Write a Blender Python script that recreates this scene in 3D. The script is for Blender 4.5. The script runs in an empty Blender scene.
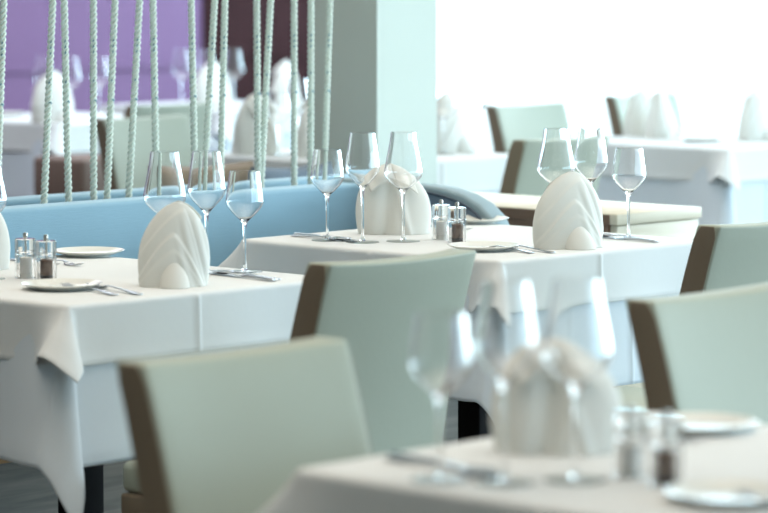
import bpy, bmesh, math, random
from mathutils import Vector, Matrix
random.seed(7)
PI = math.pi
sc = bpy.context.scene
COL = sc.collection

# ------------------------------------------------------------------ camera
cam_d = bpy.data.cameras.new('camera')
cam = bpy.data.objects.new('camera', cam_d)
COL.objects.link(cam)
cam_d.sensor_width = 36.0
cam_d.lens = 3222.67 / 768 * 36.0
cam_d.clip_start = 0.1
cam_d.clip_end = 200
PITCH, YAW = math.radians(5.278), math.radians(43.4376)
CAM = Vector((-5.47986, -4.82871, 1.43413))
cam.location = CAM
fw = Vector((math.cos(PITCH) * math.cos(YAW), math.cos(PITCH) * math.sin(YAW), -math.sin(PITCH)))
cam.rotation_euler = fw.to_track_quat('-Z', 'Y').to_euler()
cam_d.dof.use_dof = True
cam_d.dof.focus_distance = 7.45
cam_d.dof.aperture_fstop = 3.7
cam_d.dof.aperture_blades = 0
sc.camera = cam

# ------------------------------------------------------------------ world, light, exposure
w = bpy.data.worlds.new('daylight')
sc.world = w
w.use_nodes = True
bg = w.node_tree.nodes['Background']
bg.inputs[0].default_value = (0.80, 0.93, 1.0, 1)
bg.inputs[1].default_value = 1.6

def area(name, loc, target, sx, sy, power, col, spread=180):
    d = bpy.data.lights.new(name, 'AREA')
    d.shape = 'RECTANGLE'; d.size = sx; d.size_y = sy; d.energy = power; d.color = col; d.spread = math.radians(spread)
    o = bpy.data.objects.new(name, d); COL.objects.link(o)
    o.location = loc
    o.rotation_euler = (Vector(target) - Vector(loc)).to_track_quat('-Z', 'Y').to_euler()
    return o
area('daylight_outside_windows', (8.75, 0.0, 1.5), (0, 0.0, 1.5), 16.0, 2.6, 1000, (0.93, 0.99, 1.0))
area('daylight_inside_curtains', (7.93, -0.1, 1.5), (0, -0.1, 1.0), 15.6, 2.3, 560, (0.52, 0.83, 1.0))
area('front_fill_light', (3.6, -7.95, 1.45), (3.0, 0, 0.9), 8.6, 2.2, 275, (0.52, 0.80, 1.0))  # added fill for the aisle-facing sides, no known source there
area('ceiling_lamps', (0.2, -0.1, 2.72), (0.2, -0.1, 0), 8.0, 6.0, 122, (1.0, 0.88, 0.73), 100)
area('rear_fill_light', (3.5, 5.5, 2.72), (3.5, 5.5, 0), 6.0, 3.5, 130, (0.92, 0.95, 1.0))  # added fill that brightens the far tables, not a known lamp

sc.view_settings.view_transform = 'Standard'
sc.view_settings.look = 'None'
sc.view_settings.exposure = 0.0
sc.view_settings.gamma = 1.0
sc.view_settings.use_curve_mapping = False
sc.cycles.use_denoising = True
sc.cycles.max_bounces = 14
sc.cycles.transmission_bounces = 14
sc.cycles.transparent_max_bounces = 16
sc.cycles.sample_clamp_indirect = 6.0

# ------------------------------------------------------------------ materials
def mat(name, col, rough=0.5, metal=0.0, spec=0.5, noise=None, bump=None, sheen=0.0, trans=0.0, ior=1.45, coat=0.0):
    m = bpy.data.materials.new(name); m.use_nodes = True
    nt = m.node_tree; b = nt.nodes['Principled BSDF']
    b.inputs['Base Color'].default_value = (*col, 1)
    b.inputs['Roughness'].default_value = rough
    b.inputs['Metallic'].default_value = metal
    b.inputs['Specular IOR Level'].default_value = spec
    b.inputs['IOR'].default_value = ior
    b.inputs['Transmission Weight'].default_value = trans
    b.inputs['Sheen Weight'].default_value = sheen
    b.inputs['Coat Weight'].default_value = coat
    tc = nt.nodes.new('ShaderNodeTexCoord')
    if noise:
        scale, amt = noise
        n = nt.nodes.new('ShaderNodeTexNoise'); n.inputs['Scale'].default_value = scale; n.inputs['Detail'].default_value = 4
        nt.links.new(tc.outputs['Object'], n.inputs['Vector'])
        mx = nt.nodes.new('ShaderNodeMix'); mx.data_type = 'RGBA'
        mx.inputs[6].default_value = (*[c * (1 - amt) for c in col], 1)
        mx.inputs[7].default_value = (*[min(1, c * (1 + amt)) for c in col], 1)
        nt.links.new(n.outputs['Fac'], mx.inputs[0])
        nt.links.new(mx.outputs[2], b.inputs['Base Color'])
    if bump:
        scale, strength, stretch = bump
        mp = nt.nodes.new('ShaderNodeMapping'); mp.inputs['Scale'].default_value = stretch
        n2 = nt.nodes.new('ShaderNodeTexNoise'); n2.inputs['Scale'].default_value = scale; n2.inputs['Detail'].default_value = 3
        bp = nt.nodes.new('ShaderNodeBump'); bp.inputs['Strength'].default_value = strength; bp.inputs['Distance'].default_value = 0.002
        nt.links.new(tc.outputs['Object'], mp.inputs['Vector']); nt.links.new(mp.outputs[0], n2.inputs['Vector'])
        nt.links.new(n2.outputs['Fac'], bp.inputs['Height']); nt.links.new(bp.outputs[0], b.inputs['Normal'])
    return m

def cloth_mat(name, col, trans=0.12):
    m = mat(name, col, 0.85, spec=0.2, noise=(6, 0.02), bump=(60, 0.12, (1, 1, 1)))
    nt = m.node_tree; b = nt.nodes['Principled BSDF']
    t = nt.nodes.new('ShaderNodeBsdfTranslucent'); t.inputs[0].default_value = (*col, 1)
    mx = nt.nodes.new('ShaderNodeMixShader'); mx.inputs[0].default_value = trans
    nt.links.new(b.outputs[0], mx.inputs[1]); nt.links.new(t.outputs[0], mx.inputs[2])
    nt.links.new(mx.outputs[0], nt.nodes['Material Output'].inputs[0])
    return m

def sheer_mat(name):
    m = bpy.data.materials.new(name); m.use_nodes = True; nt = m.node_tree
    nt.nodes.remove(nt.nodes['Principled BSDF'])
    d = nt.nodes.new('ShaderNodeBsdfDiffuse'); d.inputs[0].default_value = (0.9, 0.94, 0.95, 1)
    t = nt.nodes.new('ShaderNodeBsdfTranslucent'); t.inputs[0].default_value = (0.9, 0.96, 0.98, 1)
    p = nt.nodes.new('ShaderNodeBsdfTransparent')
    a = nt.nodes.new('ShaderNodeMixShader'); a.inputs[0].default_value = 0.7
    c = nt.nodes.new('ShaderNodeMixShader'); c.inputs[0].default_value = 0.3
    nt.links.new(d.outputs[0], a.inputs[1]); nt.links.new(t.outputs[0], a.inputs[2])
    nt.links.new(a.outputs[0], c.inputs[1]); nt.links.new(p.outputs[0], c.inputs[2])
    nt.links.new(c.outputs[0], nt.nodes['Material Output'].inputs[0])
    return m

def pane_mat(name, ior=1.45):
    m = bpy.data.materials.new(name); m.use_nodes = True; nt = m.node_tree
    nt.nodes.remove(nt.nodes['Principled BSDF'])
    g = nt.nodes.new('ShaderNodeBsdfGlossy'); g.inputs['Roughness'].default_value = 0.02
    p = nt.nodes.new('ShaderNodeBsdfTransparent'); p.inputs[0].default_value = (0.96, 0.98, 0.98, 1)
    f = nt.nodes.new('ShaderNodeFresnel'); f.inputs[0].default_value = ior
    c = nt.nodes.new('ShaderNodeMixShader')
    nt.links.new(f.outputs[0], c.inputs[0]); nt.links.new(p.outputs[0], c.inputs[1]); nt.links.new(g.outputs[0], c.inputs[2])
    nt.links.new(c.outputs[0], nt.nodes['Material Output'].inputs[0])
    return m

def wood_mat(name, c1, c2, scale=3.0, stretch=(1, 12, 12), rough=0.45, planks=None):
    m = mat(name, c1, rough); nt = m.node_tree; b = nt.nodes['Principled BSDF']
    tc = nt.nodes.new('ShaderNodeTexCoord'); mp = nt.nodes.new('ShaderNodeMapping'); mp.inputs['Scale'].default_value = stretch
    n = nt.nodes.new('ShaderNodeTexNoise'); n.inputs['Scale'].default_value = scale; n.inputs['Detail'].default_value = 8
    n.inputs['Distortion'].default_value = 0.6
    r = nt.nodes.new('ShaderNodeValToRGB')
    r.color_ramp.elements[0].position = 0.35; r.color_ramp.elements[0].color = (*c1, 1)
    r.color_ramp.elements[1].position = 0.65; r.color_ramp.elements[1].color = (*c2, 1)
    nt.links.new(tc.outputs['Object'], mp.inputs['Vector']); nt.links.new(mp.outputs[0], n.inputs['Vector'])
    nt.links.new(n.outputs['Fac'], r.inputs[0])
    out = r.outputs[0]
    if planks:
        br = nt.nodes.new('ShaderNodeTexBrick')
        br.inputs['Color1'].default_value = (1, 1, 1, 1); br.inputs['Color2'].default_value = (0.72, 0.72, 0.72, 1)
        br.inputs['Mortar'].default_value = (0.25, 0.25, 0.25, 1)
        br.inputs['Scale'].default_value = 1.0; br.inputs['Mortar Size'].default_value = 0.002
        br.inputs['Brick Width'].default_value = 1.2; br.inputs['Row Height'].default_value = 0.12
        nt.links.new(tc.outputs['Object'], br.inputs['Vector'])
        mx = nt.nodes.new('ShaderNodeMix'); mx.data_type = 'RGBA'; mx.blend_type = 'MULTIPLY'; mx.inputs[0].default_value = 1
        nt.links.new(out, mx.inputs[6]); nt.links.new(br.outputs[0], mx.inputs[7]); out = mx.outputs[2]
    nt.links.new(out, b.inputs['Base Color'])
    return m

M = dict(
    cloth=cloth_mat('white_linen', (0.83, 0.845, 0.84)),
    under=cloth_mat('white_under_linen', (0.74, 0.80, 0.85)),
    napkin=cloth_mat('napkin_linen', (0.86, 0.85, 0.80), 0.2),
    glass=mat('clear_glass', (1, 1, 1), 0.0, trans=1.0, ior=1.45),
    acrylic=mat('clear_acrylic', (1, 1, 1), 0.02, trans=1.0, ior=1.47),
    steel=mat('polished_steel', (0.62, 0.63, 0.65), 0.16, metal=1.0),
    knob=mat('brushed_steel', (0.55, 0.53, 0.48), 0.28, metal=1.0),
    salt=mat('salt', (0.85, 0.84, 0.80), 0.9),
    pepper=mat('peppercorn', (0.16, 0.10, 0.07), 0.7, noise=(400, 0.8)),
    black=mat('black_lacquer', (0.004, 0.004, 0.005), 0.6, spec=0.15),
    china=mat('white_china', (0.83, 0.82, 0.76), 0.12, coat=0.3),
    leather=mat('pale_green_leather', (0.40, 0.425, 0.345), 0.55, noise=(3, 0.04), bump=(90, 0.15, (1, 1, 1))),
    brown=mat('brown_leather', (0.21, 0.160, 0.110), 0.6, noise=(5, 0.08)),
    mauve=mat('mauve_brown_leather', (0.22, 0.15, 0.12), 0.6),
    dark=mat('dark_leg_wood', (0.03, 0.025, 0.02), 0.4),
    blue=mat('blue_upholstery', (0.27, 0.445, 0.555), 0.75, noise=(4, 0.05), bump=(40, 0.35, (0.6, 1, 12)), sheen=0.2),
    slate=mat('slate_blue_and_shade', (0.14, 0.19, 0.25), 0.7, noise=(4, 0.05)),  # cushion's own colour; shade colour on the wing pad and rope ledge
    piping=mat('dark_piping', (0.05, 0.07, 0.10), 0.6),
    rim=mat('grey_blue_upholstery', (0.28, 0.37, 0.41), 0.6),
    rope=mat('pale_green_rope', (0.76, 0.82, 0.73), 0.7, noise=(14, 0.16)),
    fleck=mat('rope_fleck', (0.12, 0.26, 0.32), 0.8),
    purple=mat('purple_paint', (0.21, 0.12, 0.22), 0.8, spec=0.1, noise=(1.2, 0.05)),
    maroon=mat('dark_maroon_panel', (0.035, 0.012, 0.013), 0.8, spec=0.1),
    plaster=mat('grey_green_plaster', (0.66, 0.72, 0.66), 0.8, noise=(2, 0.02)),
    white=mat('white_paint', (0.82, 0.84, 0.84), 0.7),
    greige=mat('greige_paint', (0.34, 0.36, 0.34), 0.8),
    frame=mat('white_window_frame', (0.75, 0.78, 0.79), 0.5),
    floor=wood_mat('grey_oak_floor', (0.16, 0.14, 0.115), (0.24, 0.215, 0.18), 2.0, (1, 14, 1), 0.4, planks=True),
    clad=wood_mat('grey_wood_cladding', (0.13, 0.12, 0.10), (0.21, 0.19, 0.16), 3.0, (1, 1, 16), 0.5),
    orange=wood_mat('warm_wood', (0.36, 0.20, 0.09), (0.46, 0.27, 0.13), 3.0, (1, 8, 14), 0.4),
    oak=wood_mat('pale_oak', (0.60, 0.53, 0.40), (0.69, 0.62, 0.49), 3.0, (1, 10, 14), 0.5),
    shaded_oak=wood_mat('pale_oak_shaded', (0.17, 0.10, 0.065), (0.22, 0.13, 0.085), 3.0, (14, 1, 14), 0.5),  # console oak with the shade of its end face put into the colour
    sheer=sheer_mat('sheer_curtain'),
    pane=pane_mat('window_glass'),
    thin_glass=pane_mat('thin_clear_glass', 1.06),
)

# ------------------------------------------------------------------ helpers
def obj(name, verts, faces, material, parent=None, smooth=True, loc=None, fm=None):
    me = bpy.data.meshes.new(name)
    me.from_pydata([tuple(v) for v in verts], [], faces)
    mats = material if isinstance(material, (list, tuple)) else [material]
    for m in mats: me.materials.append(m)
    if fm:
        for p, i in zip(me.polygons, fm): p.material_index = i
    bm = bmesh.new(); bm.from_mesh(me); bmesh.ops.recalc_face_normals(bm, faces=bm.faces); bm.to_mesh(me); bm.free()
    if smooth: me.shade_smooth()
    o = bpy.data.objects.new(name, me); COL.objects.link(o)
    if parent: o.parent = parent
    if loc: o.location = loc
    return o

def thing(name, label, cat, loc=(0, 0, 0), rz=0.0, group=None):
    o = bpy.data.objects.new(name, None); COL.objects.link(o)
    o.location = loc; o.rotation_euler = (0, 0, rz); o.empty_display_size = 0.05
    return tag(o, label, cat, group)

def tag(o, label, cat, group=None):
    o['label'] = label; o['category'] = cat
    if group: o['group'] = group
    return o

def struct(o):
    o['kind'] = 'structure'; return o

def dup(root, loc, rz=0.0, label=None, group=None):
    r = root.copy(); COL.objects.link(r); r.location = loc; r.rotation_euler = (0, 0, rz); r.scale = (1, 1, 1)
    if label: r['label'] = label
    if group: r['group'] = group
    for ch in list(root.children):
        c = ch.copy(); COL.objects.link(c); c.parent = r
        for g in list(ch.children):
            d = g.copy(); COL.objects.link(d); d.parent = c
    return r

def box_vf(x0, x1, y0, y1, z0, z1):
    v = [(x, y, z) for z in (z0, z1) for y in (y0, y1) for x in (x0, x1)]
    f = [(0, 2, 3, 1), (4, 5, 7, 6), (0, 1, 5, 4), (2, 6, 7, 3), (0, 4, 6, 2), (1, 3, 7, 5)]
    return v, f

def box(name, x0, x1, y0, y1, z0, z1, m, parent=None, bev=0.0, seg=2):
    v, f = box_vf(x0, x1, y0, y1, z0, z1)
    o = obj(name, v, f, m, parent, smooth=False)
    if bev:
        bm = bmesh.new(); bm.from_mesh(o.data)
        bmesh.ops.bevel(bm, geom=bm.edges[:], offset=bev, segments=seg, profile=0.5, affect='EDGES')
        bm.to_mesh(o.data); bm.free(); o.data.shade_smooth()
        o.data.set_sharp_from_angle(angle=math.radians(50))
    return o

def lathe(name, prof, m, parent=None, seg=40, closed=True, loc=None):
    """prof: list of (r,z); r==0 makes a pole."""
    v, f, rings = [], [], []
    for r, z in prof:
        if r < 1e-6:
            rings.append([len(v)]); v.append((0, 0, z))
        else:
            rings.append(list(range(len(v), len(v) + seg)))
            v += [(r * math.cos(2 * PI * i / seg), r * math.sin(2 * PI * i / seg), z) for i in range(seg)]
    pairs = list(zip(rings, rings[1:]))
    if closed: pairs.append((rings[-1], rings[0]))
    for a, b in pairs:
        if len(a) == 1 and len(b) == 1: continue
        for i in range(seg):
            j = (i + 1) % seg
            if len(a) == 1: f.append((a[0], b[j], b[i]))
            elif len(b) == 1: f.append((a[i], a[j], b[0]))
            else: f.append((a[i], a[j], b[j], b[i]))
    o = obj(name, v, f, m, parent, loc=loc)
    o.data.set_sharp_from_angle(angle=math.radians(38))
    return o

def smooth_curve(pts, n):
    """Catmull-Rom through pts."""
    out = []
    P = [Vector(p) for p in pts]
    P = [P[0] * 2 - P[1]] + P + [P[-1] * 2 - P[-2]]
    for i in range(1, len(P) - 2):
        for k in range(n):
            t = k / n
            a, b, c, d = P[i - 1], P[i], P[i + 1], P[i + 2]
            out.append(0.5 * ((2 * b) + (c - a) * t + (2 * a - 5 * b + 4 * c - d) * t * t + (3 * b - a - 3 * c + d) * t ** 3))
    out.append(P[-2]); return out

def tube(name, pts, rad, m, parent=None, seg=8, flat=1.0):
    """Tube through pts; rad a number or list; flat squashes in z."""
    P = [Vector(p) for p in pts]; n = len(P); v, f = [], []
    if not isinstance(rad, (list, tuple)): rad = [rad] * n
    for i, p in enumerate(P):
        t = (P[min(n - 1, i + 1)] - P[max(0, i - 1)]).normalized()
        up = Vector((0, 0, 1)) if abs(t.z) < 0.9 else Vector((0, 1, 0))
        s = t.cross(up).normalized(); u = s.cross(t)
        for k in range(seg):
            a = 2 * PI * k / seg
            v.append(p + s * math.cos(a) * rad[i] + u * math.sin(a) * rad[i] * flat)
    for i in range(n - 1):
        for k in range(seg):
            k2 = (k + 1) % seg
            f.append((i * seg + k, i * seg + k2, (i + 1) * seg + k2, (i + 1) * seg + k))
    f.append(tuple(range(seg - 1, -1, -1))); f.append(tuple(range((n - 1) * seg, n * seg)))
    return obj(name, v, f, m, parent)

def lerp(a, b, t): return a + (b - a) * t
def sstep(t): t = max(0.0, min(1.0, t)); return t * t * (3 - 2 * t)
def pw(x, table):
    if x <= table[0][0]: return table[0][1]
    for (a, va), (b, vb) in zip(table, table[1:]):
        if x <= b: return va + (vb - va) * (x - a) / (b - a)
    return table[-1][1]

# ------------------------------------------------------------------ room shell
def sbox(name, *a, **k): return struct(box(name, *a, **k))
sbox('floor', -8.2, 9.0, -8.4, 8.2, -0.05, 0.0, M['floor'])
sbox('ceiling', -8.2, 9.0, -8.4, 8.2, 2.8, 2.9, M['white'])
sbox('wall_back', -8.2, 6.63, 8.0, 8.15, 0.0, 2.8, M['purple'])
sbox('wall_back_dark', 6.63, 8.2, 7.98, 8.15, 0.0, 2.8, M['maroon'])
sbox('trim_1', -8.2, 6.63, 7.975, 8.0, 0.855, 0.885, M['purple'])      # rail on the purple wall
sbox('trim_2', 6.63, 8.2, 7.955, 7.98, 0.90, 0.95, M['maroon'])
sbox('baseboard_back', -8.2, 8.2, 7.96, 7.975, 0.0, 0.09, M['white'])
# right wall: low sill wall, head wall and four windows with white frames
sbox('wall_right_sill', 8.2, 8.35, -8.2, 8.0, 0.0, 0.25, M['white'])
sbox('wall_right_head', 8.2, 8.35, -8.2, 8.0, 2.6, 2.8, M['white'])
for i, (a, b) in enumerate([(-8.1 + 2.68 * k, -8.1 + 2.68 * k + 2.58) for k in range(6)]):
    r = thing('window_%d' % (i + 1), 'tall white framed window behind the sheer curtains', 'window', (8.25, (a + b) / 2, 0.25))
    struct(r); hw = (b - a) / 2
    for s in (-1, 1): box('window_frame', -0.03, 0.03, s * hw - 0.04, s * hw + 0.04, 0, 2.35, M['frame'], r)
    for z in (0.0, 2.29): box('window_frame', -0.03, 0.03, -hw, hw, z, z + 0.06, M['frame'], r)
    box('pane', -0.004, 0.004, -hw + 0.04, hw - 0.04, 0.06, 2.29, M['pane'], r)
sbox('wall_front', -8.2, -0.8, -8.4, -8.25, 0.0, 2.8, M['white'])
sbox('wall_front_sill', -0.8, 8.2, -8.4, -8.25, 0.0, 0.25, M['white'])
sbox('wall_front_head', -0.8, 8.2, -8.4, -8.25, 2.6, 2.8, M['white'])
for i in range(4):  # unseen windows made up to give the front fill an opening
    r = thing('window_%d' % (i + 7), 'unseen window added on the aisle side for the front fill light', 'window', (0.33 + 2.25 * i, -8.32, 0.25), PI / 2)
    struct(r); hw = 1.12
    for sd in (-1, 1): box('window_frame', -0.03, 0.03, sd * hw - 0.04, sd * hw + 0.04, 0, 2.35, M['frame'], r)
    for z in (0.0, 2.29): box('window_frame', -0.03, 0.03, -hw, hw, z, z + 0.06, M['frame'], r)
    box('pane', -0.004, 0.004, -hw + 0.04, hw - 0.04, 0.06, 2.29, M['pane'], r)
sbox('wall_left', -8.35, -8.2, -8.4, 8.2, 0.0, 2.8, M['greige'])
# square column behind the ropes
sbox('pillar', 1.385, 1.645, 1.70, 1.965, 0.0, 2.8, M['plaster'])

# sheer curtains, one object per panel
def curtain(y0, y1, label):
    n = int((y1 - y0) / 0.012); v, f = [], []
    for i in range(n + 1):
        y = y0 + (y1 - y0) * i / n
        fold = 0.030 * math.sin(y * 2 * PI / 0.16 + 0.8 * math.sin(y * 5.1)) + 0.014 * math.sin(y * 23.0)
        for z, g in ((0.03, 1.25), (1.2, 1.0), (2.58, 0.7)):
            v.append((8.02 + fold * g, y, z))
    for i in range(n):
        for k in range(2):
            f.append((i * 3 + k, i * 3 + k + 1, (i + 1) * 3 + k + 1, (i + 1) * 3 + k))
    o = obj('sheer_curtain', v, f, M['sheer'])
    md = o.modifiers.new('thickness', 'SOLIDIFY'); md.thickness = 0.001
    return tag(o, label, 'curtain', 'sheer curtains at the window wall')
curtain(6.75, 7.92, 'white sheer curtain hanging beside the pillar, at the left end of the window')
curtain(5.35, 6.70, 'white sheer curtain in the middle of the bright window')
curtain(3.95, 5.30, 'white sheer curtain at the right edge of the photo')

# ------------------------------------------------------------------ tables and cloths
TA, TB = 0.75, 0.825           # table size along the bench and across it
def cloth(name, drop, off, z, m, corner_mode, creases=(), tilt=0.03, flare=1.0, top=True):
    """Square cloth over a TA x TB top. Rays run out from the table edge and hang down;
    each corner swings out as a soft cone, because a square of cloth has to go somewhere."""
    cols = []                  # (base point, horizontal direction, tilt from vertical, length, outward bump)
    corners = [((0, 0), 180.0), ((TA, 0), 270.0), ((TA, TB), 0.0), ((0, TB), 90.0)]
    sides = [((0, 0), (TA, 0), 270.0, 0, 1), ((TA, 0), (TA, TB), 0.0, 1, 2), ((TA, TB), (0, TB), 90.0, 2, 3), ((0, TB), (0, 0), 180.0, 3, 0)]
    # near corner tables: cloth angle -> (azimuth in degrees past first side, tilt in degrees)
    near = [(0, (6, 40)), (15, (20, 42)), (35, (42, 38)), (45, (60, 33)), (60, (76, 26)), (75, (84, 16)), (90, (90, 6))]
    full = [(0, (14, 16)), (20, (38, 36)), (45, (45, 43)), (70, (52, 36)), (90, (76, 16))]
    def dirs(mode, phi):
        tb = near if mode == 'near' else full
        az = pw(phi, [(p, q[0]) for p, q in tb]); al = pw(phi, [(p, q[1]) for p, q in tb])
        return az, al * flare
    reach = drop * 0.85
    for si, (a, b, naz, ca, cb) in enumerate(sides):
        L = math.hypot(b[0] - a[0], b[1] - a[1]); n = 44
        ss = sorted(set([i / n for i in range(n + 1)] + [c + d for s, c in creases if s == si for d in (-0.012, -0.004, 0, 0.004, 0.012)]))
        for s in ss:
            p = (lerp(a[0], b[0], s), lerp(a[1], b[1], s))
            da, db = s * L, (1 - s) * L
            az, al = naz, math.degrees(tilt)
            al += 1.1 * math.sin(p[0] * 17 + p[1] * 13 + si) * flare
            # the flare of each corner dies away along the side
            for dist, c, at_end in ((da, ca, False), (db, cb, True)):
                if dist < reach:
                    k = (1 - dist / reach) ** 1.7
                    # sides run anticlockwise; corner c sits between side c-1 (phi 0) and side c (phi 90)
                    phi = 90 if not at_end else 0
                    a2, l2 = dirs(corner_mode[c], phi)
                    daz = (a2 - 90) if not at_end else a2
                    az = az + daz * k; al = lerp(al, l2, k)
            bump = 0.0
            for sd, c in creases:
                if sd == si and abs(s - c) < 0.0125:
                    bump = 0.0035 * (1 - abs(s - c) / 0.0125)
            cols.append((p, az, al, drop, bump))
        # corner rays after side si: corner cb, azimuth from naz to naz+90
        nphi = 22
        for k in range(1, nphi):
            phi = 90 * k / nphi
            a2, l2 = dirs(corner_mode[cb], phi)
            ln = drop / math.cos(math.radians(phi)) if phi <= 45 else drop / math.sin(math.radians(phi))
            cols.append(((b[0], b[1]), naz + a2, l2, ln, 0.0))
    rows = [0.0, 0.04, 0.12, 0.22, 0.34, 0.46, 0.58, 0.70, 0.82, 0.90, 0.935, 0.97, 1.0]
    v, f = [], []
    nr = len(rows) + 3
    for (px, py), az, al, ln, bump in cols:
        h = Vector((math.cos(math.radians(az)), math.sin(math.radians(az)), 0))
        al = math.radians(al)
        # centre direction for the inset
        e = 0.006
        hx = h * off
        c = Vector((min(max(px, 0.006), TA - 0.006), min(max(py, 0.006), TB - 0.006), 0))
        b0 = Vector((px, py, 0))
        v.append(Vector((c.x, c.y, z)))
        v.append(b0 + hx * 0.45 + Vector((0, 0, z - 0.0008)))
        v.append(b0 + hx * 0.85 + Vector((0, 0, z - 0.0035)))
        st = b0 + hx + Vector((0, 0, z - 0.0075))
        for t in rows:
            a_t = al * (0.80 + 0.20 * min(1, t * 2.2))
            d = h * math.sin(a_t) + Vector((0, 0, -math.cos(a_t)))
            q = st + d * ln * t + h * (bump + (0.0012 if 0.88 < t < 0.96 else 0.0))
            v.append(q)
    nc = len(cols)
    for i in range(nc):
        j = (i + 1) % nc
        for k in range(nr - 1):
            f.append((i * nr + k, i * nr + k + 1, j * nr + k + 1, j * nr + k))
    # top face: grid-free ngon over inset loop (dedupe handled by remove doubles)
    f.append(tuple(i * nr for i in range(nc)))
    o = obj(name, v, f, m, smooth=True)
    bm = bmesh.new(); bm.from_mesh(o.data)
    bmesh.ops.remove_doubles(bm, verts=bm.verts, dist=0.0003)
    bmesh.ops.dissolve_degenerate(bm, dist=0.0001, edges=bm.edges)
    bmesh.ops.recalc_face_normals(bm, faces=bm.faces)
    bm.to_mesh(o.data); bm.free(); o.data.shade_smooth()
    md = o.modifiers.new('thickness', 'SOLIDIFY'); md.thickness = 0.0012; md.offset = 1
    return o

MODES = ('near', 'full', 'full', 'full')
top0 = cloth('tablecloth', 0.115, 0.012, 0.7500, M['cloth'], MODES, creases=((0, 0.46), (3, 0.52), (2, 0.5)))
und0 = cloth('under_tablecloth', 0.315, 0.0065, 0.7465, M['under'], MODES, creases=((0, 0.30), (0, 0.62), (0, 0.80), (3, 0.4)), tilt=0.015, flare=0.40)

def make_table():
    t = thing('dining_table', '', 'table')
    box('tabletop', 0.004, TA - 0.004, 0.004, TB - 0.004, 0.712, 0.7445, M['dark'], t, bev=0.004)
    cx, cy = 0.395, 0.415
    box('pedestal_column', cx - 0.036, cx + 0.036, cy - 0.036, cy + 0.036, 0.012, 0.690, M['black'], t, bev=0.003)
    box('top_bracket', cx - 0.20, cx + 0.20, cy - 0.20, cy + 0.20, 0.691, 0.712, M['black'], t, bev=0.004)
    box('base_plate', cx - 0.21, cx + 0.21, cy - 0.21, cy + 0.21, 0.0, 0.012, M['black'], t, bev=0.004)
    return t
table0 = make_table()
def place_table(x, y, desc, rot=0.0, first=False):
    items = ((table0, 'square dining table with black pedestal: ', 'dining tables under white cloths'),
             (und0, 'long bluish under cloth of ', 'long under cloths'),
             (top0, 'short white top cloth of ', 'square top cloths'))
    for o, txt, grp in items:
        c = o if first else dup(o, (0, 0, 0))
        if o is not table0: c['category'] = 'tablecloth'
        c.location = (x, y, 0); c.rotation_euler = (0, 0, rot)
        c['label'] = txt + desc; c['group'] = grp

TABLES = {
    'A': (-1.296, 0.0, 'the left table against the blue banquette'),
    'B': (0.0, 0.0, 'the sharp middle table against the blue banquette'),
    'C': (-2.433, -2.621, 'the blurred table nearest the camera'),
}
place_table(*TABLES['A'], first=True)
place_table(*TABLES['B'])
place_table(*TABLES['C'])
place_table(2.30, 2.60, 'the far table standing behind the pillar')
place_table(3.80, 2.25, 'the far table at the right edge of the photo')
place_table(3.30, 5.35, 'the far table at the left edge behind the ropes')
place_table(4.62, 5.72, 'the far table in front of the dark wall panel')

# ------------------------------------------------------------------ wine glasses
def wine_glass(kind, name):
    t = thing(name, '', 'wine glass')
    if kind == 'small':
        H, jz, foot = 0.221, 0.104, 0.0385
        outer = [(0.0045, 0.104), (0.0065, 0.109), (0.011, 0.1145), (0.020, 0.123), (0.031, 0.1345), (0.0385, 0.1455), (0.0412, 0.153), (0.0411, 0.159), (0.0393, 0.175), (0.0362, 0.197), (0.0328, 0.221)]
    elif kind == 'medium':
        H, jz, foot = 0.265, 0.126, 0.040
        outer = [(0.0045, 0.126), (0.0065, 0.131), (0.011, 0.137), (0.021, 0.148), (0.033, 0.161), (0.0395, 0.172), (0.0415, 0.181), (0.0412, 0.188), (0.0385, 0.208), (0.0345, 0.236), (0.0300, 0.265)]
    else:
        H, jz, foot = 0.265, 0.116, 0.041
        outer = [(0.0045, 0.116), (0.0065, 0.121), (0.012, 0.127), (0.024, 0.136), (0.037, 0.148), (0.0445, 0.158), (0.0465, 0.166), (0.0462, 0.173), (0.0435, 0.188), (0.0385, 0.213), (0.0335, 0.240), (0.0305, 0.265)]
    O = [(p.x, p.y) for p in smooth_curve([(r, z) for r, z in [(a, b) for a, b in outer]], 3)] if False else outer
    O = [(p[0], p[1]) for p in smooth_curve([(r, z, 0) for r, z in outer], 4)]
    th = 0.0011
    I = []
    for i, (r, z) in enumerate(O):
        a = O[max(0, i - 1)]; b = O[min(len(O) - 1, i + 1)]
        dx, dz = b[0] - a[0], b[1] - a[1]; l = math.hypot(dx, dz) or 1
        tt = th + 0.004 * max(0, 1 - (z - outer[0][1]) / 0.014)
        I.append((max(0.0, r - dz / l * tt), z + dx / l * tt))
    I = [(r, z) for r, z in I if r > 0.0012 and z > outer[0][1] + 0.006]
    prof = [(0, O[0][1])] + O + [((O[-1][0] + I[-1][0]) / 2, H + 0.0005)] + I[::-1] + [(0, I[0][1] - 0.0004)]
    lathe('bowl', prof, M['glass'], t, 48, closed=False)
    st = [(0, 0.0045), (0.0075, 0.0045), (0.0048, 0.009), (0.0036, 0.018), (0.0032, 0.04), (0.0032, jz - 0.03), (0.0036, jz - 0.012), (0.0045, jz - 0.0002), (0, jz - 0.0002)]
    lathe('stem', st, M['glass'], t, 20, closed=False)
    ft = [(0, 0.0), (foot - 0.002, 0.0), (foot, 0.0008), (foot - 0.001, 0.0017), (foot * 0.6, 0.0026), (0.012, 0.0038), (0.0076, 0.0044), (0, 0.0044)]
    lathe('foot', ft, M['thin_glass'], t, 48, closed=False)
    return t
G = {k: wine_glass(k, 'wine_glass') for k in ('small', 'medium', 'large')}

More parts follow.
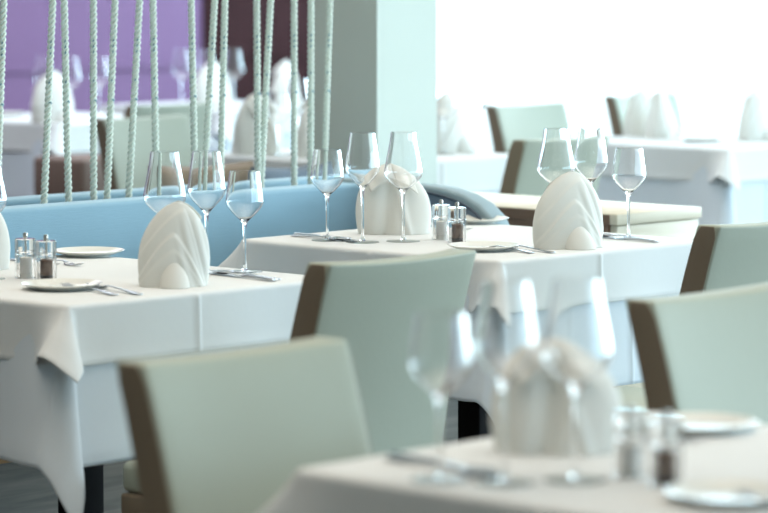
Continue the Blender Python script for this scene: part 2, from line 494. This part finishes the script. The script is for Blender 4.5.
# ------------------------------------------------------------------ napkin folded into a standing mitre
def napkin():
    t = thing('folded_napkin', '', 'napkin')
    W, D, H = 0.088, 0.055, 0.180
    na, nh = 240, 110
    v, f = [], []
    wt = [(0, 0.93), (0.1, 0.97), (0.3, 1.0), (0.5, 0.95), (0.65, 0.84), (0.78, 0.68), (0.88, 0.50), (0.95, 0.32), (0.985, 0.17), (1.0, 0.03)]
    dt = [(0, 1.0), (0.3, 0.90), (0.6, 0.68), (0.85, 0.38), (1.0, 0.04)]
    wc = [(p.x, p.y) for p in smooth_curve([(a, b, 0) for a, b in wt], 6)]
    dc = [(p.x, p.y) for p in smooth_curve([(a, b, 0) for a, b in dt], 6)]
    for j in range(nh + 1):
        q = j / nh
        wq, dq = pw(q, wc), pw(q, dc)
        for i in range(na):
            a = 2 * PI * i / na
            x, y = math.cos(a), math.sin(a)      # front of the napkin is -y
            px, py = W * wq * x, D * dq * y
            d = 0.0
            hx = x * wq                           # height lines are drawn across the real width
            if y < 0:                             # front: pointed arches, one wrapped over the other
                fr = sstep(-y * 2.2)
                for peak, cx, sl, sr, amp in ((0.95, 0.18, 0.45, 1.5, 0.0030), (0.66, -0.04, 0.62, 0.80, 0.0048), (0.47, 0.0, 0.50, 0.7, 0.0022)):
                    u = hx - cx
                    line = peak - (sl if u < 0 else sr) * abs(u) ** 1.45
                    d += amp * sstep((line - q) / 0.07) * fr
                # soft folds sweeping over to the right
                u = hx * 0.8 + 0.55 * q
                d += 0.0017 * math.sin(u * 24) * fr * sstep((hx + 0.05) * 3) * sstep((0.95 - q) * 4)
            else:                                 # back: middle fold falling to the right, hollow beside it
                bk = sstep(y * 2.2)
                d -= 0.016 * math.exp(-((hx - 0.02 + 0.35 * (q - 0.8)) / 0.20) ** 2) * bk * sstep((1 - q) * 2.5)
                d += 0.006 * math.exp(-((hx + 0.42 * (1 - q) - 0.05) / 0.10) ** 2) * bk
            nrm = Vector((x / W, y / D, 0)).normalized()
            v.append((px + nrm.x * d + 0.010 * q * q, py + nrm.y * d, H * q))
    for j in range(nh):
        for i in range(na):
            i2 = (i + 1) % na
            f.append((j * na + i, j * na + i2, (j + 1) * na + i2, (j + 1) * na + i))
    f.append(tuple(range(nh * na, (nh + 1) * na))); f.append(tuple(range(na - 1, -1, -1)))
    obj('folded_body', v, f, M['napkin'], t)
    # rolled lobe standing out at the bottom front
    v, f = [], []; n2, m2 = 48, 24
    for j in range(m2 + 1):
        q = j / m2; r = max(0.0, 1 - q ** 1.7) ** 0.75
        for i in range(n2):
            a = 2 * PI * i / n2
            v.append((0.002 + 0.037 * r * math.cos(a), -0.062 + 0.036 * r * math.sin(a) + 0.024 * q, 0.068 * q))
    for j in range(m2):
        for i in range(n2):
            i2 = (i + 1) % n2
            f.append((j * n2 + i, j * n2 + i2, (j + 1) * n2 + i2, (j + 1) * n2 + i))
    f.append(tuple(range(n2 - 1, -1, -1)))
    obj('front_roll', v, f, M['napkin'], t)
    # turned-down tips at the back, one each side of the peak
    def tip(name, A, B, C_, D_, bulge):
        v, f = [], []; nn = 16
        A, B, C_, D_ = Vector(A), Vector(B), Vector(C_), Vector(D_)
        for j in range(nn + 1):
            for i in range(nn + 1):
                s_, q = i / nn, j / nn
                p = A.lerp(B, s_).lerp(D_.lerp(C_, s_), q) + Vector((0, bulge * math.sin(PI * q) * math.sin(PI * min(1, s_ * 1.2 + 0.1)), bulge * 0.6 * math.sin(PI * s_)))
                v.append(p)
        for j in range(nn):
            for i in range(nn):
                f.append((j * (nn + 1) + i, j * (nn + 1) + i + 1, (j + 1) * (nn + 1) + i + 1, (j + 1) * (nn + 1) + i))
        h = obj(name, v, f, M['napkin'], t); md = h.modifiers.new('thickness', 'SOLIDIFY'); md.thickness = 0.0015
    tip('back_tip', (0.012, 0.002, 0.184), (0.070, 0.026, 0.146), (0.056, 0.050, 0.112), (0.002, 0.042, 0.140), 0.012)
    tip('back_tip', (0.012, 0.002, 0.184), (-0.040, 0.020, 0.150), (-0.054, 0.048, 0.105), (0.000, 0.042, 0.138), 0.008)
    return t
NAP = napkin()

# ------------------------------------------------------------------ salt and pepper mills
def mill(kind):
    t = thing(kind + '_mill', '', kind + ' mill')
    R_, H = 0.0222, 0.085
    seg = 40
    def fluted(r, z): return [((r + 0.0004 * math.cos(10 * 2 * PI * i / seg)) * math.cos(2 * PI * i / seg), (r + 0.0004 * math.cos(10 * 2 * PI * i / seg)) * math.sin(2 * PI * i / seg), z) for i in range(seg)]
    prof = [(R_ - 0.0008, 0.0), (R_, 0.001), (R_, 0.0555), (R_ - 0.001, 0.0565), (R_ - 0.001, 0.0575), (R_, 0.0585), (R_, H - 0.002), (R_ - 0.002, H)]
    inner = [(0.0035, H), (0.0035, 0.052), (0.0145, 0.050), (0.0145, 0.0)]
    v, f = [], []
    for r, z in prof: v += fluted(r, z)
    for r, z in inner: v += [(r * math.cos(2 * PI * i / seg), r * math.sin(2 * PI * i / seg), z) for i in range(seg)]
    nrr = len(prof) + len(inner)
    for k in range(nrr):
        k2 = (k + 1) % nrr
        for i in range(seg):
            j = (i + 1) % seg
            f.append((k * seg + i, k * seg + j, k2 * seg + j, k2 * seg + i))
    obj('acrylic_body', v, f, M['acrylic'], t, smooth=False)
    lathe('grinder_base', [(0, 0.001), (0.0138, 0.001), (0.0138, 0.011), (0, 0.011)], M['black'] if kind == 'pepper' else M['china'], t, 24, closed=False)
    lathe('filling', [(0, 0.0115), (0.0136, 0.0115), (0.0136, 0.044), (0.004, 0.046), (0, 0.046)], M[kind], t, 24, closed=False)
    lathe('rod', [(0, 0.046), (0.0022, 0.046), (0.0022, H + 0.002), (0, H + 0.002)], M['knob'], t, 12, closed=False)
    lathe('knob', [(0, H + 0.001), (0.0042, H + 0.001), (0.0050, H + 0.004), (0.0050, H + 0.010), (0.0036, H + 0.0125), (0, H + 0.0130)], M['knob'], t, 20, closed=False)
    return t
SALT, PEP = mill('salt'), mill('pepper')

# ------------------------------------------------------------------ cutlery (lying along +y, handle end at y=0)
def cut_outline(name, label_cat, left, thick, z0, m, t, bowl=None):
    """left: list (y, halfwidth, z) -> flat body with rounded section."""
    v, f = [], []; P = smooth_curve([(a, b, c) for a, b, c in left], 4); ns = 8
    for p in P:
        for k in range(ns):
            a = 2 * PI * k / ns
            v.append((p.y * math.cos(a), p.x, z0 + p.z + thick * math.sin(a)))
    n = len(P)
    for i in range(n - 1):
        for k in range(ns):
            k2 = (k + 1) % ns
            f.append((i * ns + k, i * ns + k2, (i + 1) * ns + k2, (i + 1) * ns + k))
    f.append(tuple(range(ns - 1, -1, -1))); f.append(tuple(range((n - 1) * ns, n * ns)))
    return obj(name, v, f, m, t)
def knife():
    t = thing('table_knife', '', 'knife')
    cut_outline('handle', '', [(0, 0.004, 0), (0.004, 0.0085, 0), (0.03, 0.0082, 0.0005), (0.07, 0.0062, 0.001), (0.108, 0.0058, 0.0008)], 0.0034, 0.0040, M['steel'], t)
    cut_outline('blade', '', [(0.106, 0.0058, 0.0008), (0.120, 0.0090, 0), (0.16, 0.0098, -0.0008), (0.21, 0.0088, -0.0012), (0.232, 0.0045, -0.0014), (0.238, 0.001, -0.0014)], 0.0011, 0.0040, M['steel'], t)
    return t
def fork():
    t = thing('table_fork', '', 'fork')
    cut_outline('handle', '', [(0, 0.004, 0), (0.004, 0.0088, 0), (0.03, 0.0080, 0.0008), (0.08, 0.0045, 0.0035), (0.13, 0.0034, 0.0058), (0.148, 0.0062, 0.004), (0.160, 0.0115, 0.0012)], 0.0017, 0.0026, M['steel'], t)
    for x in (-0.0092, -0.0031, 0.0031, 0.0092):
        tube('tine', [(x, 0.156, 0.0035), (x, 0.175, 0.0015), (x, 0.195, 0.004), (x * 0.92, 0.212, 0.0085)], [0.0021, 0.0019, 0.0017, 0.0009], M['steel'], t, 6)
    return t
def spoon():
    t = thing('soup_spoon', '', 'spoon')
    cut_outline('handle', '', [(0, 0.004, 0), (0.004, 0.0085, 0), (0.03, 0.0078, 0.0008), (0.08, 0.0045, 0.0032), (0.13, 0.0034, 0.0055), (0.148, 0.0050, 0.0042)], 0.0017, 0.0026, M['steel'], t)
    v, f = [], []; ns, nr_ = 28, 8
    for j in range(nr_ + 1):
        q = j / nr_
        for i in range(ns):
            a = 2 * PI * i / ns
            v.append((0.0205 * q * math.cos(a), 0.176 + 0.031 * q * math.sin(a), 0.0018 + 0.0052 * q * q))
    for j in range(nr_):
        for i in range(ns):
            i2 = (i + 1) % ns
            f.append((j * ns + i, j * ns + i2, (j + 1) * ns + i2, (j + 1) * ns + i))
    o = obj('spoon_bowl', v, f, M['steel'], t)
    bm = bmesh.new(); bm.from_mesh(o.data); bmesh.ops.remove_doubles(bm, verts=bm.verts, dist=1e-5); bm.to_mesh(o.data); bm.free()
    md = o.modifiers.new('thickness', 'SOLIDIFY'); md.thickness = 0.001
    return t
KN, FK, SP = knife(), fork(), spoon()
# ------------------------------------------------------------------ bread plate
PLATE = lathe('bread_plate', [(0, 0.0015), (0.045, 0.0015), (0.047, 0.0), (0.052, 0.0), (0.054, 0.002), (0.064, 0.0045), (0.080, 0.0102), (0.0838, 0.0122), (0.0845, 0.0132), (0.0835, 0.0138), (0.0800, 0.0124), (0.064, 0.0068), (0.054, 0.0042), (0.048, 0.0034), (0, 0.0032)], M['china'], None, 64, closed=False)
PLATE['category'] = 'plate'

used = set()
def put(o, x, y, label, group, rz=0.0, z=0.7515, tilt=None):
    if id(o) in used: r = dup(o, (x, y, z), rz)
    else: r = o; used.add(id(o)); r.location = (x, y, z); r.rotation_euler = (0, 0, rz)
    if tilt: r.rotation_euler = (tilt, 0, rz)
    r['label'] = label; r['group'] = group
    return r

WHERE = {'A': 'left table', 'B': 'sharp middle table', 'C': 'blurred foreground table'}
def setting(tb, side, small=None, med=None, large=None, nap=None, plate=None, knives=True, forks=True, rot=0.0, nscale=(1, 1, 1)):
    """side 'near' faces the aisle chair, 'bench' faces the banquette; positions are in the table's own metres."""
    ox, oy, _ = TABLES[tb]; wh = WHERE[tb]
    sd = 'at the aisle side' if side == 'near' else 'at the banquette side'
    rz = 0.0 if side == 'near' else PI
    if small: put(G['small'], ox + small[0], oy + small[1], 'smallest empty stemmed wine glass %s of the %s' % (sd, wh), 'small wine glasses', random.random() * 6)
    if med: put(G['medium'], ox + med[0], oy + med[1], 'tall narrow empty wine glass %s of the %s' % (sd, wh), 'tall narrow wine glasses', random.random() * 6)
    if large: put(G['large'], ox + large[0], oy + large[1], 'tall wide-bowled empty wine glass %s of the %s' % (sd, wh), 'tall wide wine glasses', random.random() * 6)
    if nap:
        o = put(NAP, ox + nap[0], oy + nap[1], 'white napkin folded into a standing mitre %s of the %s' % (sd, wh), 'standing napkins', rz + rot); o.scale = nscale
    if plate: put(PLATE, ox + plate[0], oy + plate[1], 'small white bread plate %s of the %s' % (sd, wh), 'bread plates')
    def P(x, y): return (ox + x, oy + y) if side == 'near' else (ox + TA - x, oy + TB - y)
    if knives:
        x, y = P(0.600, 0.020); put(KN, x, y, 'steel table knife lying beside the napkin %s of the %s' % (sd, wh), 'table knives', rz - 0.10)
        x, y = P(0.627, 0.035); put(SP, x, y, 'steel spoon lying next to the knife %s of the %s' % (sd, wh), 'spoons', rz - 0.04)
    if forks:
        x, y = P(0.215, 0.020); put(FK, x, y, 'steel fork closest to the napkin %s of the %s' % (sd, wh), 'table forks', rz - 0.22)
        x, y = P(0.175, 0.050); put(FK, x, y, 'steel fork beside the bread plate, %s of the %s' % (sd, wh), 'table forks', rz - 0.20)

setting('A', 'near', small=(0.705, 0.220), med=(0.640, 0.272), large=(0.565, 0.325), nap=(0.405, 0.125), rot=-0.75, nscale=(0.86, 0.9, 0.97), plate=(0.190, 0.235))
setting('A', 'bench', large=(0.215, 0.510), nap=(0.345, 0.700), rot=-0.6, nscale=(0.86, 0.9, 0.97), plate=(0.730, 0.765), knives=False)
setting('B', 'near', small=(0.650, 0.150), med=(0.642, 0.265), large=(0.580, 0.325), nap=(0.368, 0.107), rot=-0.40, nscale=(1.03, 1.0, 0.99), plate=(0.165, 0.195))
setting('B', 'bench', small=(0.100, 0.645), med=(0.120, 0.545), large=(0.207, 0.492), nap=(0.361, 0.668), rot=-0.75, nscale=(1.08, 1.0, 0.96), plate=(0.745, 0.735))
setting('C', 'bench', small=(0.046, 0.620), med=(0.085, 0.542), large=(0.168, 0.490), nap=(0.350, 0.675), rot=-0.75, nscale=(1.06, 1.0, 0.88), plate=(0.645, 0.655))
setting('C', 'near', plate=(0.180, 0.245), knives=False)
for tb, (a, b) in {'A': ((0.288, 0.398), (0.292, 0.470)), 'B': ((0.276, 0.379), (0.311, 0.463)), 'C': ((0.224, 0.383), (0.244, 0.460))}.items():
    ox, oy, _ = TABLES[tb]
    put(PEP, ox + a[0], oy + a[1], 'clear pepper mill with brown peppercorns and steel knob on the %s' % WHERE[tb], 'pepper mills')
    put(SALT, ox + b[0], oy + b[1], 'clear salt mill with white salt and steel knob on the %s' % WHERE[tb], 'salt mills')

# ------------------------------------------------------------------ chairs
def make_chair():
    """Sitter faces +y. Origin on the floor under the seat's middle."""
    t = thing('dining_chair', '', 'chair')
    W = 0.42; hw = W / 2
    def back_y(z): 
        q = (z - 0.40) / 0.475
        return -0.215 - 0.055 * q - 0.055 * q * q
    def slab(x0, x1, z0, z1, thf, nx, nz, crown, name, m, inset=0.0, curve=0.012):
        v, f = [], []
        for side in (0, 1):
            for j in range(nz + 1):
                for i in range(nx + 1):
                    x = lerp(x0, x1, i / nx); z = lerp(z0, z1, j / nz)
                    u = x / hw
                    zz = z + crown * u * u * (j / nz) - 0.004 * (j == nz and False)
                    th = thf(j / nz)
                    yc = back_y(z) + curve * (u * u - 1) * (j / nz)
                    v.append((x, yc + (th / 2 if side else -th / 2), zz))
        n1 = (nx + 1) * (nz + 1)
        for side in (0, 1):
            for j in range(nz):
                for i in range(nx):
                    a = side * n1 + j * (nx + 1) + i
                    f.append((a, a + 1, a + nx + 2, a + nx + 1))
        for j in range(nz):
            for i in (0, nx):
                a = j * (nx + 1) + i
                f.append((a, a + nx + 1, a + nx + 1 + n1, a + n1))
        for i in range(nx):
            for j in (0, nz):
                a = j * (nx + 1) + i
                f.append((a, a + 1, a + 1 + n1, a + n1))
        o = obj(name, v, f, m, t)
        md = o.modifiers.new('soft_edge', 'BEVEL'); md.width = 0.007 if 'back' in name else 0.0014; md.segments = 4; md.limit_method = 'ANGLE'; md.angle_limit = math.radians(40)
        return o
    thk = lambda q: lerp(0.078, 0.064, q)
    slab(-hw + 0.0025, hw - 0.0025, 0.35, 0.859, thk, 12, 14, 0.006, 'backrest', M['leather'])
    for s in (-1, 1):
        slab(s * hw - (0.0 if s < 0 else 0.003), s * hw + (0.003 if s < 0 else 0.0), 0.345, 0.856, lambda q: thk(q) - 0.008 - 0.022 * sstep((q - 0.955) / 0.045), 1, 40, 0.006, 'side_panel', M['brown'])
    box('seat_cushion', -hw + 0.006, hw - 0.006, -0.20, 0.245, 0.365, 0.428, M['leather'], t, bev=0.014, seg=3)
    box('seat_frame', -hw, hw, -0.23, 0.240, 0.285, 0.364, M['brown'], t, bev=0.006)
    for sx in (-1, 1):
        for y0, y1 in ((-0.205, -0.245), (0.212, 0.222)):
            v = []
            for z, y, r in ((0.0, y1, 0.014), (0.29, y0, 0.021)):
                v += [(sx * (hw - 0.025) + a * r, y + b * r, z) for a, b in ((-1, -1), (1, -1), (1, 1), (-1, 1))]
            obj('leg', v, [(0, 1, 2, 3), (4, 5, 6, 7), (0, 1, 5, 4), (1, 2, 6, 5), (2, 3, 7, 6), (3, 0, 4, 7)], M['dark'], t, smooth=False)
    return t
CH = make_chair()
def chair(xc, ytop, face, label, rz=0.0):
    """ytop: y of the backrest's top; face +1 looks to +y, -1 to -y."""
    y = ytop + 0.325 if face > 0 else ytop - 0.325
    r = PI if face < 0 else 0.0
    if id(CH) in used: o = dup(CH, (xc, y, 0), r + rz)
    else: used.add(id(CH)); o = CH; o.location = (xc, y, 0); o.rotation_euler = (0, 0, r + rz)
    o['label'] = label; o['group'] = 'pale green dining chairs with brown edges'
    return o
chair(-0.980, -0.60, 1, 'pale grey-green chair at the left table, back turned, centre of the photo')
chair(0.212, -0.60, 1, 'pale chair at the middle table, back cut by the right edge above another chair')
chair(-2.227, -1.44, -1, 'large blurred pale chair at the bottom left, beside the foreground table')
chair(-1.080, -1.44, -1, 'large pale chair with brown edge at the right edge of the photo')
chair(2.42, 1.86, 1, 'far pale chair right of the pillar, standing lower and nearer than the one behind')
chair(4.14, 3.52, -1, 'far pale chair against the bright window, farther of the two right of the pillar')
chair(5.16, 3.76, -1, 'faint pale chair farthest right, behind the far right table')
chair(2.40, 3.85, -1, 'far pale chair behind the ropes, nearer of the two at the left')
chair(3.20, 4.55, 1, 'far pale chair behind the ropes, farther and higher of the two at the left')

# ------------------------------------------------------------------ banquettes
def profile_x(name, x0, x1, prof, m, parent, bev=0.0):
    """Extrude a closed (y,z) outline along x."""
    n = len(prof); v = [(x, y, z) for x in (x0, x1) for y, z in prof]
    f = [(i, (i + 1) % n, n + (i + 1) % n, n + i) for i in range(n)] + [tuple(range(n - 1, -1, -1)), tuple(range(n, 2 * n))]
    o = obj(name, v, f, m, parent, smooth=False)
    if bev:
        bm = bmesh.new(); bm.from_mesh(o.data)
        e = [e for e in bm.edges if len(e.link_faces) == 2 and e.calc_face_angle(0) > math.radians(40)]
        bmesh.ops.bevel(bm, geom=e, offset=bev, segments=4, profile=0.5, affect='EDGES'); bm.to_mesh(o.data); bm.free()
    o.data.shade_smooth(); o.data.set_sharp_from_angle(angle=math.radians(45))
    return o
b = thing('banquette', 'long blue upholstered banquette running behind the left and middle tables', 'banquette')
X0, X1 = -4.2, 0.84
profile_x('backrest', X0, X1 - 0.03, [(1.17, 0.42), (1.20, 0.829), (1.285, 0.829), (1.30, 0.42)], M['blue'], b, 0.012)
profile_x('seat_cushion', X0, X1 - 0.06, [(0.80, 0.385), (0.80, 0.455), (1.175, 0.465), (1.175, 0.385)], M['blue'], b, 0.014)
box('seat_rail', X0, X1 - 0.02, 0.815, 1.26, 0.285, 0.384, M['orange'], b, bev=0.003)
box('base_panel', X0, X1 - 0.03, 0.83, 1.25, 0.0, 0.284, M['clad'], b)
# curved end wing
top = [(1.300, 0.40), (1.300, 0.838), (1.06, 0.836)]
arc = [(0.98, 0.835), (0.90, 0.829), (0.83, 0.815), (0.775, 0.793), (0.735, 0.763), (0.705, 0.715), (0.690, 0.65), (0.685, 0.40)]
wing = profile_x('side_wing', 0.800, 0.865, top + arc, M['rim'], b, 0.010)
inner = [(1.18, 0.44), (1.18, 0.820), (1.06, 0.819), (0.98, 0.818), (0.91, 0.811), (0.845, 0.798), (0.790, 0.776), (0.755, 0.748), (0.728, 0.705), (0.714, 0.65), (0.710, 0.44)]
pad = profile_x('wing_pad', 0.792, 0.802, inner, M['slate'], b, 0.003)  # slate puts the shade of the wing's inner face into its colour
tube('piping', [(0.792, y, z) for y, z in [(p.x, p.y) for p in smooth_curve([(q[0], q[1], 0) for q in inner[1:]], 4)]], 0.0032, M['piping'], b, 8)

r = thing('banquette', 'second blue banquette standing back to back behind the ropes', 'banquette')
X0, X1 = -4.2, 1.28
profile_x('backrest', X0, X1, [(1.47, 0.42), (1.465, 0.826), (1.55, 0.826), (1.60, 0.42)], M['blue'], r, 0.012)
profile_x('seat_cushion', X0, X1, [(1.59, 0.385), (1.59, 0.46), (2.05, 0.455), (2.05, 0.385)], M['blue'], r, 0.014)
box('seat_rail', X0, X1, 1.50, 2.03, 0.305, 0.384, M['orange'], r, bev=0.003)
box('base_panel', X0, X1, 1.52, 2.01, 0.0, 0.304, M['clad'], r)

# timber box between the two backs anchoring the ropes; its dark colour carries the gap's shade
pb = box('rope_plinth', -4.2, 0.82, 1.33, 1.44, 0.0, 0.785, M['slate'], None, bev=0.004)
tag(pb, 'narrow ledge in the blue shade colour of the gap between the two banquettes holding the rope ends', 'ledge')

# cushions propped on the rear banquette, seen just above its back
def cushion(x, y, z, label, m):
    v, f = [], []; n = 16; Wc, Hc, Tc = 0.19, 0.20, 0.06
    for side in (1, -1):
        for j in range(n + 1):
            for i in range(n + 1):
                a, c = i / n * 2 - 1, j / n * 2 - 1
                th = Tc * ((1 - a ** 4) * (1 - c ** 4)) ** 0.5
                k = 1 - 0.06 * (abs(a) * (1 - abs(c)) + abs(c) * (1 - abs(a)))
                v.append((a * Wc * k, side * th, c * Hc * k))
    m1 = (n + 1) ** 2
    for s in (0, 1):
        for j in range(n):
            for i in range(n):
                a = s * m1 + j * (n + 1) + i; f.append((a, a + 1, a + n + 2, a + n + 1))
    o = obj('cushion', v, f, m)
    bm = bmesh.new(); bm.from_mesh(o.data); bmesh.ops.remove_doubles(bm, verts=bm.verts, dist=1e-5); bmesh.ops.recalc_face_normals(bm, faces=bm.faces); bm.to_mesh(o.data); bm.free()
    o.data.shade_smooth()
    o.location = (x, y, z); o.rotation_euler = (math.radians(-12), 0, random.uniform(-0.15, 0.15))
    return tag(o, label, 'cushion', 'cushions on the rear banquette')
cushion(1.08, 1.70, 0.650, 'dark slate blue cushion on the rear banquette, near the right end', M['slate'])
cushion(0.86, 1.86, 0.655, 'dark olive brown cushion on the rear banquette, left of the slate one', M['brown'])

# ------------------------------------------------------------------ ropes
def rope_mesh(L):
    v, f, fm = [], [], []; lay = 0.044; n = int(L / lay * 12); sg = 7; R0, rs = 0.0054, 0.0046
    for s in range(3):
        b0 = len(v)
        for i in range(n + 1):
            z = L * i / n; a = 2 * PI * z / lay + s * 2 * PI / 3
            c = Vector((R0 * math.cos(a), R0 * math.sin(a), z))
            er = Vector((math.cos(a), math.sin(a), 0))
            for k in range(sg):
                g = 2 * PI * k / sg
                v.append(c + er * math.cos(g) * rs + Vector((0, 0, 1)) * math.sin(g) * rs * 1.12)
        for i in range(n):
            fl = (random.random() < 0.018)
            for k in range(sg):
                k2 = (k + 1) % sg
                f.append((b0 + i * sg + k, b0 + i * sg + k2, b0 + (i + 1) * sg + k2, b0 + (i + 1) * sg + k))
                fm.append(1 if fl and k < 4 else 0)
        f.append(tuple(b0 + k for k in range(sg))); fm.append(0)
        f.append(tuple(b0 + n * sg + k for k in range(sg))); fm.append(0)
    return v, f, fm
rv, rf, rfm = rope_mesh(2.03)
rope0 = obj('rope', rv, rf, [M['rope'], M['fleck']], fm=rfm)
ORD = ('first', 'second', 'third', 'fourth', 'fifth', 'sixth', 'seventh', 'eighth', 'ninth', 'tenth', 'eleventh', 'twelfth', 'thirteenth', 'fourteenth', 'fifteenth', 'sixteenth')
ROPE_X = [(-0.325, -0.294), (-0.171, -0.134), (-0.086, -0.095), (-0.002, 0.003), (0.042, 0.076), (0.116, 0.161), (0.217, 0.209), (0.356, 0.345), (0.384, 0.429), (0.446, 0.467), (0.588, 0.585), (0.596, 0.637), (0.725, 0.727), (0.789, 0.792), (0.839, 0.866)]
for i, (xb, xt) in enumerate(ROPE_X):
    o = rope0 if i == 0 else rope0.copy()
    if i: COL.objects.link(o)
    o.location = (xb, 1.385, 0.785)
    o.rotation_euler = (0, math.atan2(xt - xb, 0.53), random.random() * 0.0)
    o['label'] = 'pale green twisted rope hanging behind the blue banquette, %s rope from the left' % ORD[i]
    o['category'] = 'rope'; o['group'] = 'twisted ropes above the banquette'

# ------------------------------------------------------------------ timber console behind the middle table
c = thing('timber_console', 'low pale oak console with shade-coloured end panel behind the middle table', 'console')
box('top_board', 1.198, 1.567, 0.635, 1.52, 0.722, 0.752, M['oak'], c, bev=0.002)
box('front_panel', 1.206, 1.560, 0.640, 0.665, 0.0, 0.7195, M['oak'], c, bev=0.002)
box('end_panel', 1.200, 1.220, 0.666, 1.510, 0.0, 0.7215, M['shaded_oak'], c)
box('end_panel', 1.545, 1.560, 0.666, 1.510, 0.0, 0.7215, M['shaded_oak'], c)
box('end_shade_strip', 1.1975, 1.2005, 0.660, 1.510, 0.722, 0.749, M['shaded_oak'], c)  # thin strip continuing the painted end shade over the top board

# low brown seat block seen behind the ropes at the left
c = thing('brown_stool', 'low mauve-brown upholstered stool behind the ropes at the left, beside a far pale chair', 'stool', (2.84, 4.70, 0))
box('seat_cushion', -0.15, 0.15, -0.20, 0.10, 0.50, 0.668, M['mauve'], c, bev=0.02, seg=3)
box('base', -0.14, 0.14, -0.19, 0.09, 0.10, 0.499, M['mauve'], c, bev=0.008)
for sx in (-0.11, 0.11):
    for y in (-0.16, 0.06): box('leg', sx - 0.02, sx + 0.02, y - 0.02, y + 0.02, 0, 0.10, M['dark'], c)

# ------------------------------------------------------------------ things on the far tables
def far(k, x, y, label, rz=0.0):
    if k == 'nap': put(NAP, x, y, label, 'standing napkins', rz)
    elif k == 'plate': put(PLATE, x, y, label, 'bread plates')
    else: put(G[k], x, y, label, 'wine glasses on the far tables', 0.3)
    if k == 'nap' and x < 4.2 or x > 4.7: [setattr(o, 'scale', (1.2, 1.2, 1.18)) for o in COL.objects if o.get('label') == label and k == 'nap']
far('nap', 2.43, 3.27, 'standing white napkin on the far table behind the pillar, left of another, seen between ropes', PI)
far('nap', 2.46, 3.02, 'standing white napkin just left of the pillar, seen between the last ropes', 0.4)
far('medium', 2.52, 3.16, 'tall narrow glass between two far napkins left of the pillar')
far('small', 2.40, 3.14, 'small glass between two far napkins left of the pillar')
far('nap', 2.96, 2.86, 'faint standing napkin right of the pillar beside bright curtains', 0.2)
far('large', 2.86, 2.78, 'faint wide wine glass right of the pillar, left of the other faint glass')
far('medium', 2.98, 2.74, 'faint narrow wine glass right of the pillar, right of the other faint glass')
far('nap', 3.39, 5.49, 'standing white napkin on the farthest left table against the purple wall', 0.0)
far('large', 3.64, 5.66, 'far wide wine glass against the purple wall, just right of a napkin')
far('medium', 3.70, 5.54, 'far narrow wine glass against the purple wall, second right of a napkin')
far('large', 3.66, 5.86, 'far wide wine glass half hidden behind the far left napkin')
far('plate', 3.62, 6.05, 'white plate on the farthest left table at the photo edge')
far('large', 4.74, 6.14, 'single far wine glass against the purple wall near the middle ropes')
far('medium', 4.78, 6.02, 'far wine glass left of a napkin near the dark wall panel')
far('large', 4.88, 5.94, 'far wine glass right of a napkin near the dark wall panel')
far('nap', 4.74, 5.94, 'far standing napkin between two glasses near the dark wall panel', 0.0)
far('nap', 5.10, 5.82, 'far standing napkin against the dark wall panel, seen between ropes', 0.5)
far('nap', 4.28, 3.04, 'standing napkin on the far right table, leftmost of its three', 0.0)
far('nap', 4.20, 2.88, 'standing napkin on the far right table, middle of its three', 0.6)
far('nap', 4.32, 2.52, 'standing napkin on the far right table, cut by the photo edge', 0.0)
far('plate', 4.12, 2.62, 'white plate lying on the far right table')
